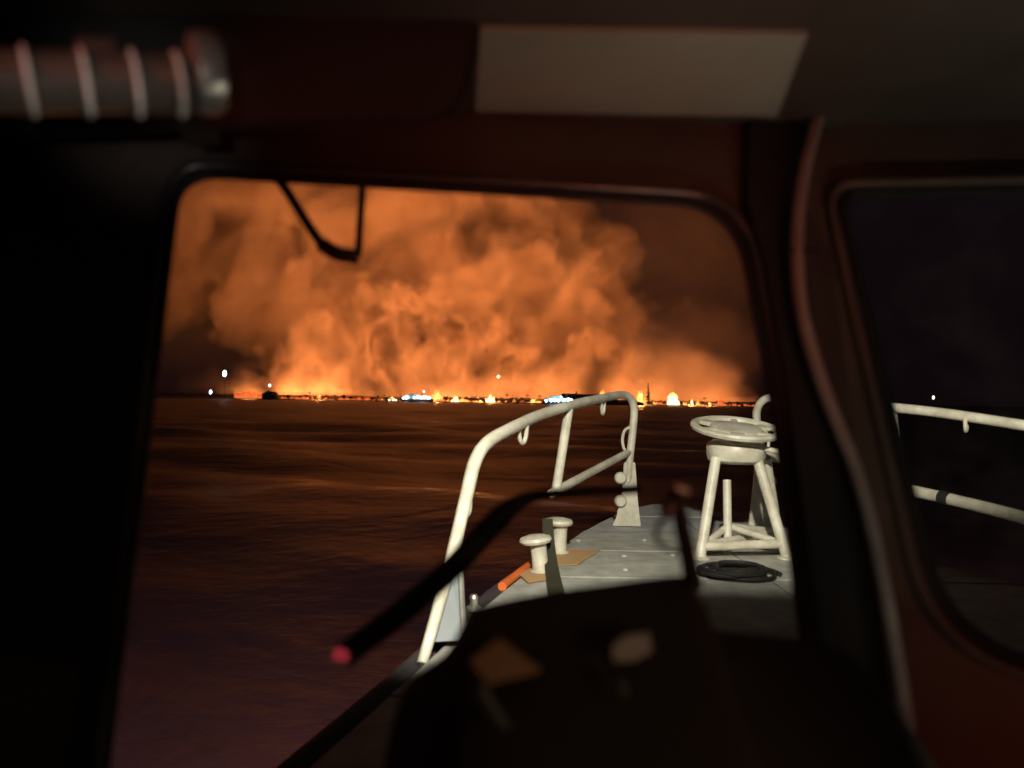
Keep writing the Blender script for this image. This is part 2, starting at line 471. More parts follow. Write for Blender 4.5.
# ---------------- bow rails
def bow_rail(side, label):
    S = (lambda p: mir(p)) if side else (lambda p: Vector(p))
    foot = at(425, 655, 2.83)
    t = thing('bow_rail', label, 'railing', S(Vector((foot.x, foot.y, DZ))))
    pts = [at(422, 664, 2.80), at(437, 612, 2.93), at(452, 556, 3.08), at(466, 498, 3.25), at(475, 462, 3.36), at(487, 443, 3.48), at(508, 430, 3.68), at(540, 415, 4.15),
           at(572, 405, 4.6), at(603, 398, 5.3), at(619, 395, 5.68), at(629, 397, 5.82), at(634, 408, 5.87), at(633, 428, 5.87), at(630, 456, 5.87), at(628, 482, 5.87)]
    bm = bmesh.new(); sp = smooth_path(pts, 6); bm_tube(bm, [S(p) for p in sp], [0.020 + 0.010 * min(1, k / 20) for k in range(len(sp))], 14)
    mesh_obj('top_tube', bm, WHITE, t)
    bm = bmesh.new(); bm_tube(bm, [S(p) for p in ((at(581, 405, 4.8), at(570, 484, 4.8)) if side else (at(569, 408, 4.55), at(556, 491, 4.55)))], 0.028, 12)
    mesh_obj('stanchion', bm, WHITE, t)
    low = [at(629, 452, 5.87), at(595, 470, 5.25), at(556, 491, 4.55)] + ([at(532, 505, 4.2), at(508, 519, 3.95)] if side else [at(551, 493.5, 4.47)])
    if side: low += [Vector((-0.10, 3.55, low[-1].z - 0.02)), Vector((-0.22, 3.1, low[-1].z - 0.04))]
    lp_ = smooth_path(low, 4)
    bm = bmesh.new(); bm_tube(bm, [S(p) for p in lp_], 0.036 if side else 0.027, 12)
    lt = mesh_obj('lower_tube', bm, WHITE, t)
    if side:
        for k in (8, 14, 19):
            bm = bmesh.new(); bm_tube(bm, [S(lp_[k]), S(lp_[k].lerp(lp_[k + 1], 0.5))], 0.041, 12); mesh_obj('shadow_band', bm, BLACK, lt)  # black bands standing in for the shadow gaps along the lower rail
    # gusseted gate post foot
    g = at(628, 500, 5.87)
    z1, z0 = at(628, 462, 5.87).z, DZ + 0.008
    bm = bmesh.new()
    for y in (-0.02,):
        bm_prism(bm, [S((g.x - 0.035, g.y + y, z1)), S((g.x + 0.05, g.y + y, z1)), S((g.x + 0.075, g.y + y, z0 + 0.18)), S((g.x + 0.10, g.y + y, z0)), S((g.x - 0.12, g.y + y, z0)), S((g.x - 0.075, g.y + y, z0 + 0.10)), S((g.x - 0.05, g.y + y, z0 + 0.22))], (0, 0.04, 0))
    bmesh.ops.bevel(bm, geom=bm.edges[:], offset=0.006, segments=2, affect='EDGES')
    mesh_obj('gate_post_foot', bm, WHITE, t)
    for py in (478, 501):
        c = S(at(620.5, py, 5.84))
        bm = bmesh.new()
        bm_lathe(bm, [(0, 0.03), (0.036, 0.027), (0.046, 0.014), (0.048, 0), (0.046, -0.014), (0.036, -0.027), (0, -0.03)], Matrix.Translation(c) @ Matrix.Rotation(math.pi / 2, 4, 'X'), 20)
        mesh_obj('hinge_knuckle', bm, WHITE, t)
    # hanging rings
    def loop(name, c, w, h, ax):
        c = S(c); a = S(Vector((ax[0], ax[1], 0))) - S(Vector((0, 0, 0)))
        a.z = ax[2]
        ps = []
        for k in range(15):
            th = math.pi * k / 14
            ps.append(c + a * (math.cos(th) * w) + Vector((0, 0, -math.sin(th) * h - 0.012)))
        bm = bmesh.new(); bm_tube(bm, ps, 0.011, 8)
        mesh_obj(name, bm, WHITE, t)
    loop('hanging_ring', at(523, 424, 3.86), 0.046, 0.085, (0.45, 0.75, 0.08))
    if side: loop('hanging_ring', mir(at(966, 416, 4.35)), 0.05, 0.075, (0.5, -0.7, 0.0))
    loop('hanging_ring', at(603, 400, 5.3), 0.05, 0.085, (0.3, 0.8, 0.06))
    loop('hanging_ring', at(467, 498, 3.24), 0.012, 0.06, (1, 0, 0))
    e = at(627, 440, 5.86)
    bm = bmesh.new(); bm_tube(bm, [S(p) for p in smooth_path([e + Vector((0.02, 0, 0.1)), e + Vector((-0.02, 0, 0.07)), e + Vector((-0.035, 0, 0)), e + Vector((-0.02, 0, -0.07)), e + Vector((0.02, 0, -0.1))])], 0.012, 8)
    mesh_obj('side_loop', bm, WHITE, t)
    # blue-grey web plate beside the rear foot, with a bright edge
    a, b, c, d = at(450, 574, 3.06), at(461, 572, 3.06), at(464, 640, 2.92), at(433, 642, 2.90)
    bm = bmesh.new(); bm_prism(bm, [S(p) for p in (a, b, c, d)], (0, 0.025, 0))
    mesh_obj('web_plate', bm, PLATE, t, smooth=False)
    bm = bmesh.new(); bm_tube(bm, [S(p) for p in (b + Vector((0, -0.01, 0)), c + Vector((0, -0.01, 0)))], 0.011, 8)
    mesh_obj('web_edge', bm, STEEL, t)
    return t
bow_rail(0, 'white tubular bow rail rising from the deck edge beside the two bitts')
bow_rail(1, 'white tubular bow rail on the far side of the tripod, running behind the window post')

# ---------------- mooring bitts
def bitt(px, py_base, py_top, lean, label):
    b = at_z(px, py_base, DZ + 0.006)
    h = (py_base - py_top) * b.y / FPX
    t = thing('mooring_bitt', label, 'bitt', b, 'mooring bitts on the port bow')
    R = Matrix.Translation(b) @ Matrix.Rotation(lean, 4, 'Y')
    bm = bmesh.new(); bm_lathe(bm, [(0, 0), (0.062, 0.0), (0.062, 0.012), (0.047, 0.02), (0.044, h * .4), (0.047, h - 0.05), (0.055, h - 0.035)], R, 24)
    mesh_obj('post', bm, WHITE, t)
    bm = bmesh.new(); bm_lathe(bm, [(0.05, h - 0.045), (0.085, h - 0.035), (0.092, h - 0.022), (0.085, h - 0.006), (0.05, h + 0.004), (0, h + 0.006)], R @ Matrix.Translation((-0.012, 0, 0)), 28)
    mesh_obj('cap', bm, WHITE, t)
bitt(541, 572, 536, -0.12, 'leaning white mushroom-topped bitt at the orange deck edge')
bitt(559, 553, 519, 0.03, 'upright white mushroom-topped bitt on the amber painted pad')
# dark strap hanging over the deck between the bitts
bm = bmesh.new()
pp = [at(547.5, 520, 4.40), at(548.5, 540, 4.36), at(550.5, 560, 4.25), at_z(553, 577, DZ + 0.012), at_z(556, 592, DZ + 0.012), at_z(559, 603, DZ + 0.012)]
pp = smooth_path(pp, 4)
vs = []
for k, p in enumerate(pp):
    w = 0.030 + 0.016 * k / len(pp)
    vs.append([bm.verts.new(p + Vector((s * w, 0.004 * s, dz))) for s, dz in ((-1, 0), (1, 0), (1, 0.008), (-1, 0.008))])
for a, b in zip(vs, vs[1:]):
    for i in range(4): bm.faces.new((a[i], a[(i + 1) % 4], b[(i + 1) % 4], b[i]))
bm.faces.new(vs[0]); bm.faces.new(vs[-1][::-1])
tag(mesh_obj('mooring_strap', bm, OLIVE), 'dark olive strap lying on the deck between the two bitts', 'strap')

# ---------------- tripod mount
def tripod():
    A = at_z(700, 558, DZ + 0.01); B = at_z(787, 558, DZ + 0.01); C = at_z(779, 541, DZ + 0.01)
    top = at(736, 440, 4.95)
    t = thing('tripod_stand', 'white steel tripod stand with a slotted round top on the foredeck', 'tripod', (top.x, top.y, DZ))
    def tube(name, a, b, r, parent=t):
        bm = bmesh.new(); bm_tube(bm, [a, b], r, 14); return mesh_obj(name, bm, WHITE, parent)
    zt = at(736, 458, 4.95).z
    for P, px in ((A, 716), (B, 757), (C, 766)):
        q = at(px, 458, 4.85 if P is not C else 5.08)
        lg = tube('leg', q, P, 0.033)
        bm = bmesh.new(); bm_lathe(bm, [(0, 0), (0.062, 0), (0.062, 0.012), (0.04, 0.018), (0.036, 0.03)], Matrix.Translation((P.x, P.y, DZ + 0.006)), 18)
        mesh_obj('foot_pad', bm, WHITE, lg)
    def on(P, px, k):
        q = at(px, 458, 4.85 if P is not C else 5.08); return P.lerp(q, k)
    a1, b1, c1 = on(A, 716, 0.11), on(B, 757, 0.14), on(C, 766, 0.12)
    for p, q in ((a1, b1), (b1, c1), (c1, a1)): tube('brace', p, q, 0.028)
    hub = at(728, 526, 5.0)
    for p in (a1, b1, c1): tube('spreader', hub, p, 0.022)
    tube('centre_post', at(727, 480, 5.0), at(728, 560, 4.9), 0.027)
    # drum under the top
    M = Matrix.Translation((top.x, top.y, 0))
    z0, z1 = at(736, 463, 4.95).z, at(736, 438, 4.95).z
    bm = bmesh.new(); bm_lathe(bm, [(0, z0), (0.15, z0), (0.178, z0 + 0.02), (0.186, z0 + 0.05), (0.186, z1 - 0.05), (0.175, z1 - 0.03), (0.14, z1 - 0.012), (0, z1 - 0.01)], M, 36)
    mesh_obj('drum', bm, WHITE, t)
    # slotted ring top, tipped towards the wheelhouse
    MT = Matrix.Translation(at(736, 428, 4.93)) @ Matrix.Rotation(math.radians(12), 4, 'X') @ Matrix.Rotation(math.radians(2), 4, 'Y')
    bm = bmesh.new()
    bm_lathe(bm, [(0.236, -0.008), (0.262, -0.026), (0.285, -0.018), (0.292, 0.0), (0.285, 0.014), (0.262, 0.02), (0.242, 0.01), (0.236, -0.008)], MT, 48)
    ring = mesh_obj('ring_top', bm, WHITE, t)
    bm = bmesh.new(); bm_lathe(bm, [(0, -0.06), (0.13, -0.06), (0.165, -0.03), (0.165, 0.006), (0.14, 0.012), (0, 0.014)], MT, 40)
    mesh_obj('centre_plate', bm, WHITE, ring)
    for k in range(6):
        an = k * math.pi / 3 + 0.3
        bm = bmesh.new(); bm_box(bm, (0.205, 0, -0.004), (0.095, 0.045 if k % 2 else 0.09, 0.024), bevel=0.005)
        bmesh.ops.transform(bm, matrix=MT @ Matrix.Rotation(an, 4, 'Z'), verts=bm.verts[:])
        mesh_obj('spoke', bm, WHITE, ring)
    # latch handle poking out to starboard
    bm = bmesh.new(); bm_tube(bm, smooth_path([at(762, 448, 4.85), at(775, 451, 4.8), at(786, 452, 4.78)]), 0.018, 10)
    mesh_obj('latch_handle', bm, WHITE, t)
tripod()
# coil of dark line under the tripod
bm = bmesh.new()
c = at_z(738, 574, DZ + 0.02)
pts = []
for k in range(110):
    th = 2 * math.pi * k / 24
    rr = 0.17 - 0.0007 * k + 0.03 * math.sin(0.83 * th + 1)
    pts.append(c + Vector((rr * 1.2 * math.cos(th) + 0.03 * math.sin(.4 * th), rr * 1.1 * math.sin(th), 0.002 + 0.012 * (k // 24))))
bm_tube(bm, smooth_path(pts, 2), 0.011, 8)
tag(mesh_obj('rope_coil', bm, BLACK), 'dark rope coiled on the deck under the tripod', 'rope')

# deck floodlights on the wheelhouse roof (the lit foredeck shows them working)
def deck_floodlight(loc, aim, power, label):
    t = thing('deck_floodlight', label, 'floodlight', loc, 'floodlights on the wheelhouse roof')
    d = (Vector(aim) - Vector(loc)).normalized()
    R = d.to_track_quat('-Z', 'Y').to_matrix().to_4x4()
    M = Matrix.Translation(loc) @ R
    bm = bmesh.new(); bm_lathe(bm, [(0, 0.16), (0.05, 0.155), (0.085, 0.09), (0.10, 0.02), (0.10, 0.0), (0.088, 0.0), (0.088, 0.02), (0, 0.06)], M, 24)
    mesh_obj('lamp_housing', bm, BLACK, t)
    bm = bmesh.new(); bm_tube(bm, [Vector(loc) + Vector((0, -0.12, -0.02)), (loc[0], loc[1] - 0.12, CAMZ + 0.65)], 0.03, 10); mesh_obj('lamp_post', bm, WHITE, t)
    l = bpy.data.lights.new('deck_floodlight_beam', 'SPOT'); l.energy = power; l.color = (1.0, 0.92, 0.73)
    l.spot_size = math.radians(95); l.spot_blend = 0.4; l.shadow_soft_size = 0.06
    o = bpy.data.objects.new('deck_floodlight_beam', l); o.matrix_world = M @ Matrix.Translation((0, 0, -0.03)); col.objects.link(o)
    o.parent = t; o.matrix_parent_inverse = Matrix.Translation(loc).inverted()
deck_floodlight((0.20, 0.30, CAMZ + 1.50), (0.75, 5.0, DZ + 0.45), 1350, 'black round deck floodlight on a post above the wheelhouse roof')

# ================================================================== the wheelhouse round the camera
def plane_from(p0, p1, p2):
    n = (p1 - p0).cross(p2 - p0).normalized()
    if n.y > 0: n = -n                      # faces aft, towards the eye
    return p0, n
def on_plane(pl, px, py, lift=0.0):
    p0, n = pl; d = ray(px, py); o = Vector((0, 0, CAMZ))
    k = (p0 + n * lift - o).dot(n) / d.dot(n)
    return o + d * k
LINING = mat('dark_wheelhouse_lining', (0.075, 0.052, 0.045), rough=0.62, scale=12, var=0.35, bump=0.3, bscale=120)
PANELG = mat('grey_ceiling_panel', (0.33, 0.33, 0.28), rough=0.6, scale=7, var=0.2)
TRIM = mat('worn_metal_trim', (0.10, 0.09, 0.09), rough=0.35, metal=0.6, scale=18)
DASH = mat('matt_black_brown_plastic', (0.060, 0.040, 0.034), rough=0.7, scale=25, var=0.3, bump=0.4, bscale=200)
PIPE = mat('pale_conduit', (0.34, 0.29, 0.27), rough=0.5, scale=22, var=0.35)
FRAMEB = mat('brown_window_frame', (0.13, 0.075, 0.06), rough=0.55, scale=14, var=0.35)

def glass():
    m = bpy.data.materials.new('window_glass'); m.use_nodes = True
    nt = m.node_tree; nt.nodes.clear(); N, L = nt.nodes.new, nt.links.new
    out = N('ShaderNodeOutputMaterial'); tr = N('ShaderNodeBsdfTransparent'); tr.inputs[0].default_value = (0.96, 0.97, 0.965, 1)
    gl = N('ShaderNodeBsdfGlossy'); gl.inputs['Roughness'].default_value = 0.06
    di = N('ShaderNodeBsdfDiffuse'); di.inputs[0].default_value = (0.5, 0.48, 0.46, 1)
    fr = N('ShaderNodeFresnel'); fr.inputs['IOR'].default_value = 1.25
    mx = N('ShaderNodeMixShader'); L(fr.outputs[0], mx.inputs[0]); L(tr.outputs[0], mx.inputs[1]); L(gl.outputs[0], mx.inputs[2])
    # dried salt and smears
    tc = N('ShaderNodeTexCoord'); n = N('ShaderNodeTexNoise'); n.inputs['Scale'].default_value = 9; n.inputs['Detail'].default_value = 8; n.inputs['Roughness'].default_value = 0.7
    L(tc.outputs['Object'], n.inputs['Vector'])
    r = N('ShaderNodeMapRange'); r.inputs['From Min'].default_value = 0.45; r.inputs['From Max'].default_value = 0.8; r.inputs['To Max'].default_value = 0.13
    L(n.outputs['Fac'], r.inputs['Value'])
    m2 = N('ShaderNodeMixShader'); L(r.outputs[0], m2.inputs[0]); L(mx.outputs[0], m2.inputs[1]); L(di.outputs[0], m2.inputs[2])
    L(m2.outputs[0], out.inputs['Surface'])
    return m
GLASS = glass()

PL1 = plane_from(at(185, 178, 0.89), at(745, 205, 0.97), at(105, 768, 0.69))
PL2 = plane_from(at(838, 180, 0.985), at(1300, 168, 0.93), at(985, 800, 0.80))

def rounded(poly, rad, n=8):
    """round the corners of a pixel polygon; rad per corner"""
    out = []
    m = len(poly)
    for i, (p, r) in enumerate(zip(poly, rad)):
        p = Vector(p); a = Vector(poly[i - 1]) - p; b = Vector(poly[(i + 1) % m]) - p
        pa, pb = p + a.normalized() * r, p + b.normalized() * r
        for k in range(n + 1):
            t = k / n
            out.append((pa * (1 - t) ** 2 + p * 2 * t * (1 - t) + pb * t * t))
    return out
WIN1 = rounded([(178, 172), (735, 205), (868, 860), (92, 860)], [42, 62, 30, 30])
WIN2 = rounded([(836, 192), (1500, 180), (1500, 790), (945, 640)], [30, 20, 20, 90])

def wall_with_hole(name, pl, outer, hole, parent, m, thick=0.055):
    bm = bmesh.new()
    n = pl[1]
    H = [on_plane(pl, *p) for p in hole]
    # outer loop sampled at the same count, by direction from the hole's centre
    c = sum((Vector(p) for p in hole), Vector((0, 0))) / len(hole)
    O = []
    for p in hole:
        d = (Vector(p) - c)
        best = None
        for i in range(len(outer)):
            a, b = Vector(outer[i]), Vector(outer[(i + 1) % len(outer)])
            e = b - a; den = d.x * e.y - d.y * e.x
            if abs(den) < 1e-9: continue
            t = ((a.x - c.x) * e.y - (a.y - c.y) * e.x) / den
            s = ((a.x - c.x) * d.y - (a.y - c.y) * d.x) / den
            if t > 0 and -1e-6 <= s <= 1 + 1e-6 and (best is None or t < best): best = t
        O.append(on_plane(pl, *(c + d * best)))
    rows = [[bm.verts.new(p) for p in O], [bm.verts.new(p) for p in H], [bm.verts.new(on_plane(pl, *(Vector(p) + (Vector(p) - c).normalized() * 5), -thick)) for p in hole], [bm.verts.new(p - n * thick) for p in O]]
    k = len(hole)
    for a, b in zip(rows, rows[1:] + rows[:1]):
        for i in range(k):
            bm.faces.new((a[i], a[(i + 1) % k], b[(i + 1) % k], b[i]))
    return mesh_obj(name, bm, m, parent)

def strip_loop(name, pl, hole, r, lift, parent, m, closed=True):
    bm = bmesh.new()
    ps = [on_plane(pl, *p, lift) for p in hole]
    if closed: ps = ps + [ps[0], ps[1]]
    bm_tube(bm, ps, r, 10, cap=not closed)
    return mesh_obj(name, bm, m, parent)

def wheelhouse():
    t = thing('wheelhouse', 'dark wheelhouse interior with raked windows framing the foredeck', 'wheelhouse', (0.5, 0.7, CAMZ - 1.6))
    # port pane
    w1 = wall_with_hole('front_wall', PL1, [(-900, -60), (810, 60), (930, 1100), (-900, 1100)], WIN1, t, LINING)
    strip_loop('window_gasket', PL1, WIN1, 0.006, -0.001, w1, BLACK)
    inner = [Vector(p) + (Vector(p) - Vector((470, 470))).normalized() * 12 for p in WIN1]
    strip_loop('window_trim', PL1, inner, 0.006, 0.006, w1, TRIM)
    bm = bmesh.new()
    f = [on_plane(PL1, *(Vector(p) + (Vector(p) - Vector((470, 480))).normalized() * 4), -0.045) for p in WIN1]
    g = [p - PL1[1] * 0.006 for p in f]
    a = [bm.verts.new(p) for p in f]; b = [bm.verts.new(p) for p in g]
    bm.faces.new(a); bm.faces.new(b[::-1])
    mesh_obj('window_pane', bm, GLASS, w1, smooth=False)
    # centre pane
    w2 = wall_with_hole('centre_wall', PL2, [(776, -40), (1900, -120), (1900, 1100), (912, 1100)], WIN2, t, FRAMEB)
    strip_loop('window_gasket', PL2, WIN2, 0.008, -0.003, w2, BLACK)
    inner = [Vector(p) + (Vector(p) - Vector((1200, 480))).normalized() * 14 for p in WIN2]
    strip_loop('window_trim', PL2, inner, 0.007, 0.005, w2, FRAMEB)
    bm = bmesh.new()
    f = [on_plane(PL2, *(Vector(p) + (Vector(p) - Vector((1200, 480))).normalized() * 4), -0.045) for p in WIN2]
    a = [bm.verts.new(p) for p in f]; b = [bm.verts.new(p - PL2[1] * 0.006) for p in f]
    bm.faces.new(a); bm.faces.new(b[::-1])
    mesh_obj('window_pane', bm, GLASS, w2, smooth=False)
    # dark post between the panes
    lo = [on_plane(PL1, 746, 120, 0.012), on_plane(PL1, 838, 118, 0.012)]
    front = [on_plane(PL1, 752, 90, 0.02), on_plane(PL1, 826, 90, 0.02), on_plane(PL1, 800, 230, 0.02), on_plane(PL1, 822, 380, 0.02), on_plane(PL1, 868, 540, 0.02), on_plane(PL1, 948, 1000, 0.02),
             on_plane(PL1, 870, 1000, 0.02), on_plane(PL1, 792, 420, 0.02), on_plane(PL1, 765, 260, 0.02), on_plane(PL1, 748, 200, 0.02)]
    bm = bmesh.new(); bm_prism(bm, front, -PL1[1] * 0.05)
    mesh_obj('window_post', bm, BLACK, t, smooth=False)
    # ceiling
    ZC = CAMZ + 0.375
    bm = bmesh.new(); bm_prism(bm, [(-1.6, -1.3, ZC), (2.6, -1.3, ZC), (2.6, 1.3, ZC), (-1.6, 1.2, ZC)], (0, 0, 0.05))
    ce = mesh_obj('ceiling', bm, LINING, t, smooth=False)
    bm = bmesh.new()
    A, B = at_z(455, 118, ZC - 0.012), at_z(800, 138, ZC - 0.012)
    lp = [Vector((-0.053, 0.965, 0)), Vector((0.334, 0.965, 0)), Vector((0.289, 0.75, 0)), Vector((-0.037, 0.75, 0))]
    bm_prism(bm, [(p.x, p.y, ZC - 0.005) for p in lp], (0, 0, 0.0045))
    mesh_obj('ceiling_panel', bm, PANELG, ce)
    # side and rear walls, floor: they close the cabin so that the night stays out
    for name, c, s in (('side_wall', (-1.15, -0.2, CAMZ - 0.4), (0.05, 2.6, 1.7)), ('side_wall', (2.75, -0.2, CAMZ - 0.4), (0.05, 2.6, 1.7)), ('rear_wall', (0.8, -1.35, CAMZ - 0.4), (3.9, 0.05, 1.7)), ('cabin_floor', (0.8, -0.4, CAMZ - 1.3), (3.9, 1.9, 0.05))):
        bm = bmesh.new(); bm_box(bm, c, s); mesh_obj(name, bm, LINING, t, smooth=False)
    bm = bmesh.new(); bm_box(bm, (0.9, -0.2, CAMZ + 0.55), (4.0, 2.3, 0.22), bevel=0.03); rf = mesh_obj('roof', bm, WHITE, t)
    for lp in ([(0.33, 0.96, 0.655), (0.595, 0.96, 0.655), (0.595, 1.16, 0.93), (0.33, 1.16, 0.93)], [(0.60, 0.96, 0.655), (3.2, 0.96, 0.655), (3.1, 1.16, 1.05), (0.60, 1.16, 1.05)], [(-1.0, 0.96, 0.55), (0.325, 0.96, 0.55), (0.325, 1.16, 0.635), (-0.9, 1.16, 0.635)]):
        bm = bmesh.new(); bm_prism(bm, [(x, y, CAMZ + z) for x, y, z in lp], (0, 0, 0.02)); mesh_obj('flood_cutoff', bm, BLACK, rf, smooth=False)  # added unseen plates that keep the floodlight off the near deck
    # pale conduit clipped to the post
    path = [on_plane(PL1, *p, 0.04) for p in ((830, 92), (818, 120), (806, 165), (799, 210), (797, 255), (802, 310), (816, 365), (836, 420), (856, 470), (872, 530), (890, 620), (915, 780))]
    bm = bmesh.new(); bm_tube(bm, smooth_path(path, 5), [0.0085] * 61 if False else 0.0075, 10)
    cd = mesh_obj('conduit', bm, PIPE, t)
    p = on_plane(PL1, 803, 252, 0.04)
    bm = bmesh.new(); bm_box(bm, p, (0.03, 0.012, 0.008), bevel=0.002); mesh_obj('conduit_clip', bm, BLACK, cd)
    return t
wheelhouse()

# ---------------- windscreen wiper outside the glass
def wiper():
    W = lambda px, py, l=-0.075: on_plane(PL1, px, py, l)
    t = thing('windscreen_wiper', 'black windscreen wiper lying across the lower window with a reddish tip', 'wiper', W(345, 655))
    bm = bmesh.new(); ps = smooth_path([W(342, 657), (W(400, 613)), W(450, 570), W(490, 527), W(512, 507), W(535, 496), W(560, 493)], 5)
    n = len(ps); bm_tube(bm, ps, [0.0135 if k < n * .55 else 0.0135 - 0.0075 * min(1, (k - n * .55) / (n * .3)) for k in range(n)], 10)
    arm = mesh_obj('wiper_arm', bm, BLACK, t)
    bm = bmesh.new(); ps = [W(533, 496), W(590, 491.5), W(640, 489)]; bm_tube(bm, ps, 0.006, 8)
    mesh_obj('wiper_blade', bm, BLACK, t)
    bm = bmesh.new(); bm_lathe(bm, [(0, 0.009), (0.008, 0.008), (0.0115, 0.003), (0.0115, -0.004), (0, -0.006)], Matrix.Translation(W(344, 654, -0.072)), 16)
    mesh_obj('tip_cap', bm, emit('red_tip_glow', (1.0, 0.08, 0.12), 0.26), arm)  # red brightness of the tip put in as emission
wiper()

# ---------------- bent bracket hanging over the top of the window
def bracket():
    W = lambda px, py, l=-0.07: on_plane(PL1, px, py, l)
    t = thing('hanging_bracket', 'black bent wire bracket hanging at the top of the window', 'bracket', W(318, 160))
    for ps, r, nm in (([(262, 160), (285, 188), (305, 220), (322, 245)], 0.006, 'strut'), ([(362, 168), (362, 190), (360, 225), (358, 256)], 0.0048, 'strut'), ([(321, 244), (338, 254), (358, 257)], 0.0095, 'cross_bar')):
        bm = bmesh.new(); bm_tube(bm, smooth_path([W(*p) for p in ps], 4), r, 10); mesh_obj(nm, bm, BLACK, t)
bracket()

# ---------------- dashboard and what lies on it
def dashboard():
    t = thing('dashboard', 'dark brown dashboard with a curved instrument hood under the window', 'dashboard', (0.3, 0.6, CAMZ - 0.9))
    # the hood: a curved shell rising from the dash
    bm = bmesh.new()
    prof = [(392, 790), (396, 720), (402, 690), (420, 672), (446, 652), (460, 628), (468, 613), (480, 606), (520, 597), (560, 590), (610, 583), (660, 577), (684, 576), (694, 584), (700, 610), (706, 628), (740, 632), (800, 640), (850, 655), (900, 720), (915, 790)]
    prof = [tuple(p) for p in smooth_path([Vector((x, y, 0)) for x, y in prof], 3)]
    fr = [at(p[0], p[1], 0.66 if p[0] < 400 else 0.66) for p in prof]
    bk = [f + Vector((0, -0.05, -0.012)) for f in fr]
    bk2 = [f + Vector((0, -0.22, -0.10)) for f in fr]
    rows = [[bm.verts.new(p + Vector((0, 0.012, -0.01))) for p in fr], [bm.verts.new(p) for p in fr], [bm.verts.new(p) for p in bk], [bm.verts.new(p) for p in bk2]]
    for a, b in zip(rows, rows[1:]):
        for i in range(len(a) - 1): bm.faces.new((a[i], a[i + 1], b[i + 1], b[i]))
    bm.faces.new(rows[0])
    mesh_obj('instrument_hood', bm, DASH, t)
    # display whose light fills the cabin, set in the dash below the frame
    bm = bmesh.new(); R = Matrix.Rotation(math.radians(-58), 3, 'X')
    bm_box(bm, (0.42, 0.42, CAMZ - 0.52), (0.34, 0.03, 0.24), R, bevel=0.006)
    sc_ = mesh_obj('display_housing', bm, BLACK, t)
    bm = bmesh.new(); bm_box(bm, Vector((0.42, 0.42, CAMZ - 0.52)) + R @ Vector((0, -0.017, 0)), (0.30, 0.003, 0.20), R)
    mesh_obj('display_screen', bm, emit('lit_display', (1.0, 0.95, 0.72), 19.0), sc_, smooth=False)
dashboard()

def hood_pt(px, py, Y): return at(px, py, Y)
TAN_PATCH = mat('tan_reflection_patch', (0.55, 0.30, 0.16), rough=0.8, scale=30, var=0.2)
PALE = mat('pale_white', (0.7, 0.64, 0.58), rough=0.7, scale=40, var=0.2)
bm = bmesh.new(); bm_prism(bm, [at(470, 664, .545), at(499, 641, .575), at(540, 672, .56), at(486, 685, .53)], (0, -0.002, 0.003))
tag(mesh_obj('tan_reflection', bm, TAN_PATCH, smooth=False), 'tan patch on the dark instrument hood standing in for a window reflection', 'reflection patch')  # tan sheet standing in for a reflection in the window glass
bm = bmesh.new(); bm_prism(bm, [at(612, 650, .555), at(624, 639, .565), at(648, 636, .57), at(651, 652, .56), at(634, 661, .55), at(614, 662, .55)], (0, -0.002, 0.003))
tag(mesh_obj('pale_reflection', bm, PALE, smooth=False), 'small pale patch on the dark instrument hood standing in for a window reflection', 'pale reflection patch')  # pale sheet standing in for a second reflection in the glass
bm = bmesh.new(); bm_tube(bm, smooth_path([at(482, 690, .53), at(492, 708, .52), at(506, 728, .51)]), 0.004, 8)
tag(mesh_obj('pen', bm, STEEL), 'dull metal pen lying below the tan patch', 'pen')
bm = bmesh.new(); bm_tube(bm, smooth_path([at(621, 682, .53), at(623, 689, .525), at(623, 697, .52)]), [0.003] * 12 + [0.0015], 8)
tag(mesh_obj('toggle_switch', bm, STEEL), 'small steel toggle switch below the pale patch', 'switch')

# ---------------- hand microphone on its clip
def handset():
    t = thing('hand_microphone', 'black hand microphone standing on the hood with a curled cord', 'microphone', at(692, 585, 0.655))
    bm = bmesh.new(); ps = smooth_path([at(676, 490, .66), at(681, 520, .66), at(687, 550, .655), at(694, 590, .65)], 4)
    bm_tube(bm, ps, [0.0062 + 0.002 * k / len(ps) for k in range(len(ps))], 12); mesh_obj('body', bm, BLACK, t)
    bm = bmesh.new(); bm_box(bm, at(682, 489, .655), (0.0125, 0.006, 0.0045), Matrix.Rotation(0.35, 3, 'Y'), bevel=0.001); mesh_obj('clip', bm, PALE, t)
    c = at(677, 534, .66)
    bm = bmesh.new(); bm_tube(bm, [c + Vector((0.0175 * math.cos(a), 0.001 * a, 0.016 * math.sin(a))) for a in [0.9 + 0.2 * k for k in range(23)]], 0.0021, 8)
    mesh_obj('cord', bm, BLACK, t)
    bm = bmesh.new(); bm_lathe(bm, [(0, 0.008), (0.006, 0.006), (0.008, 0), (0.006, -0.006), (0, -0.008)], Matrix.Translation(at(668, 508, .66)), 14); mesh_obj('push_button', bm, TRIM, t)
handset()

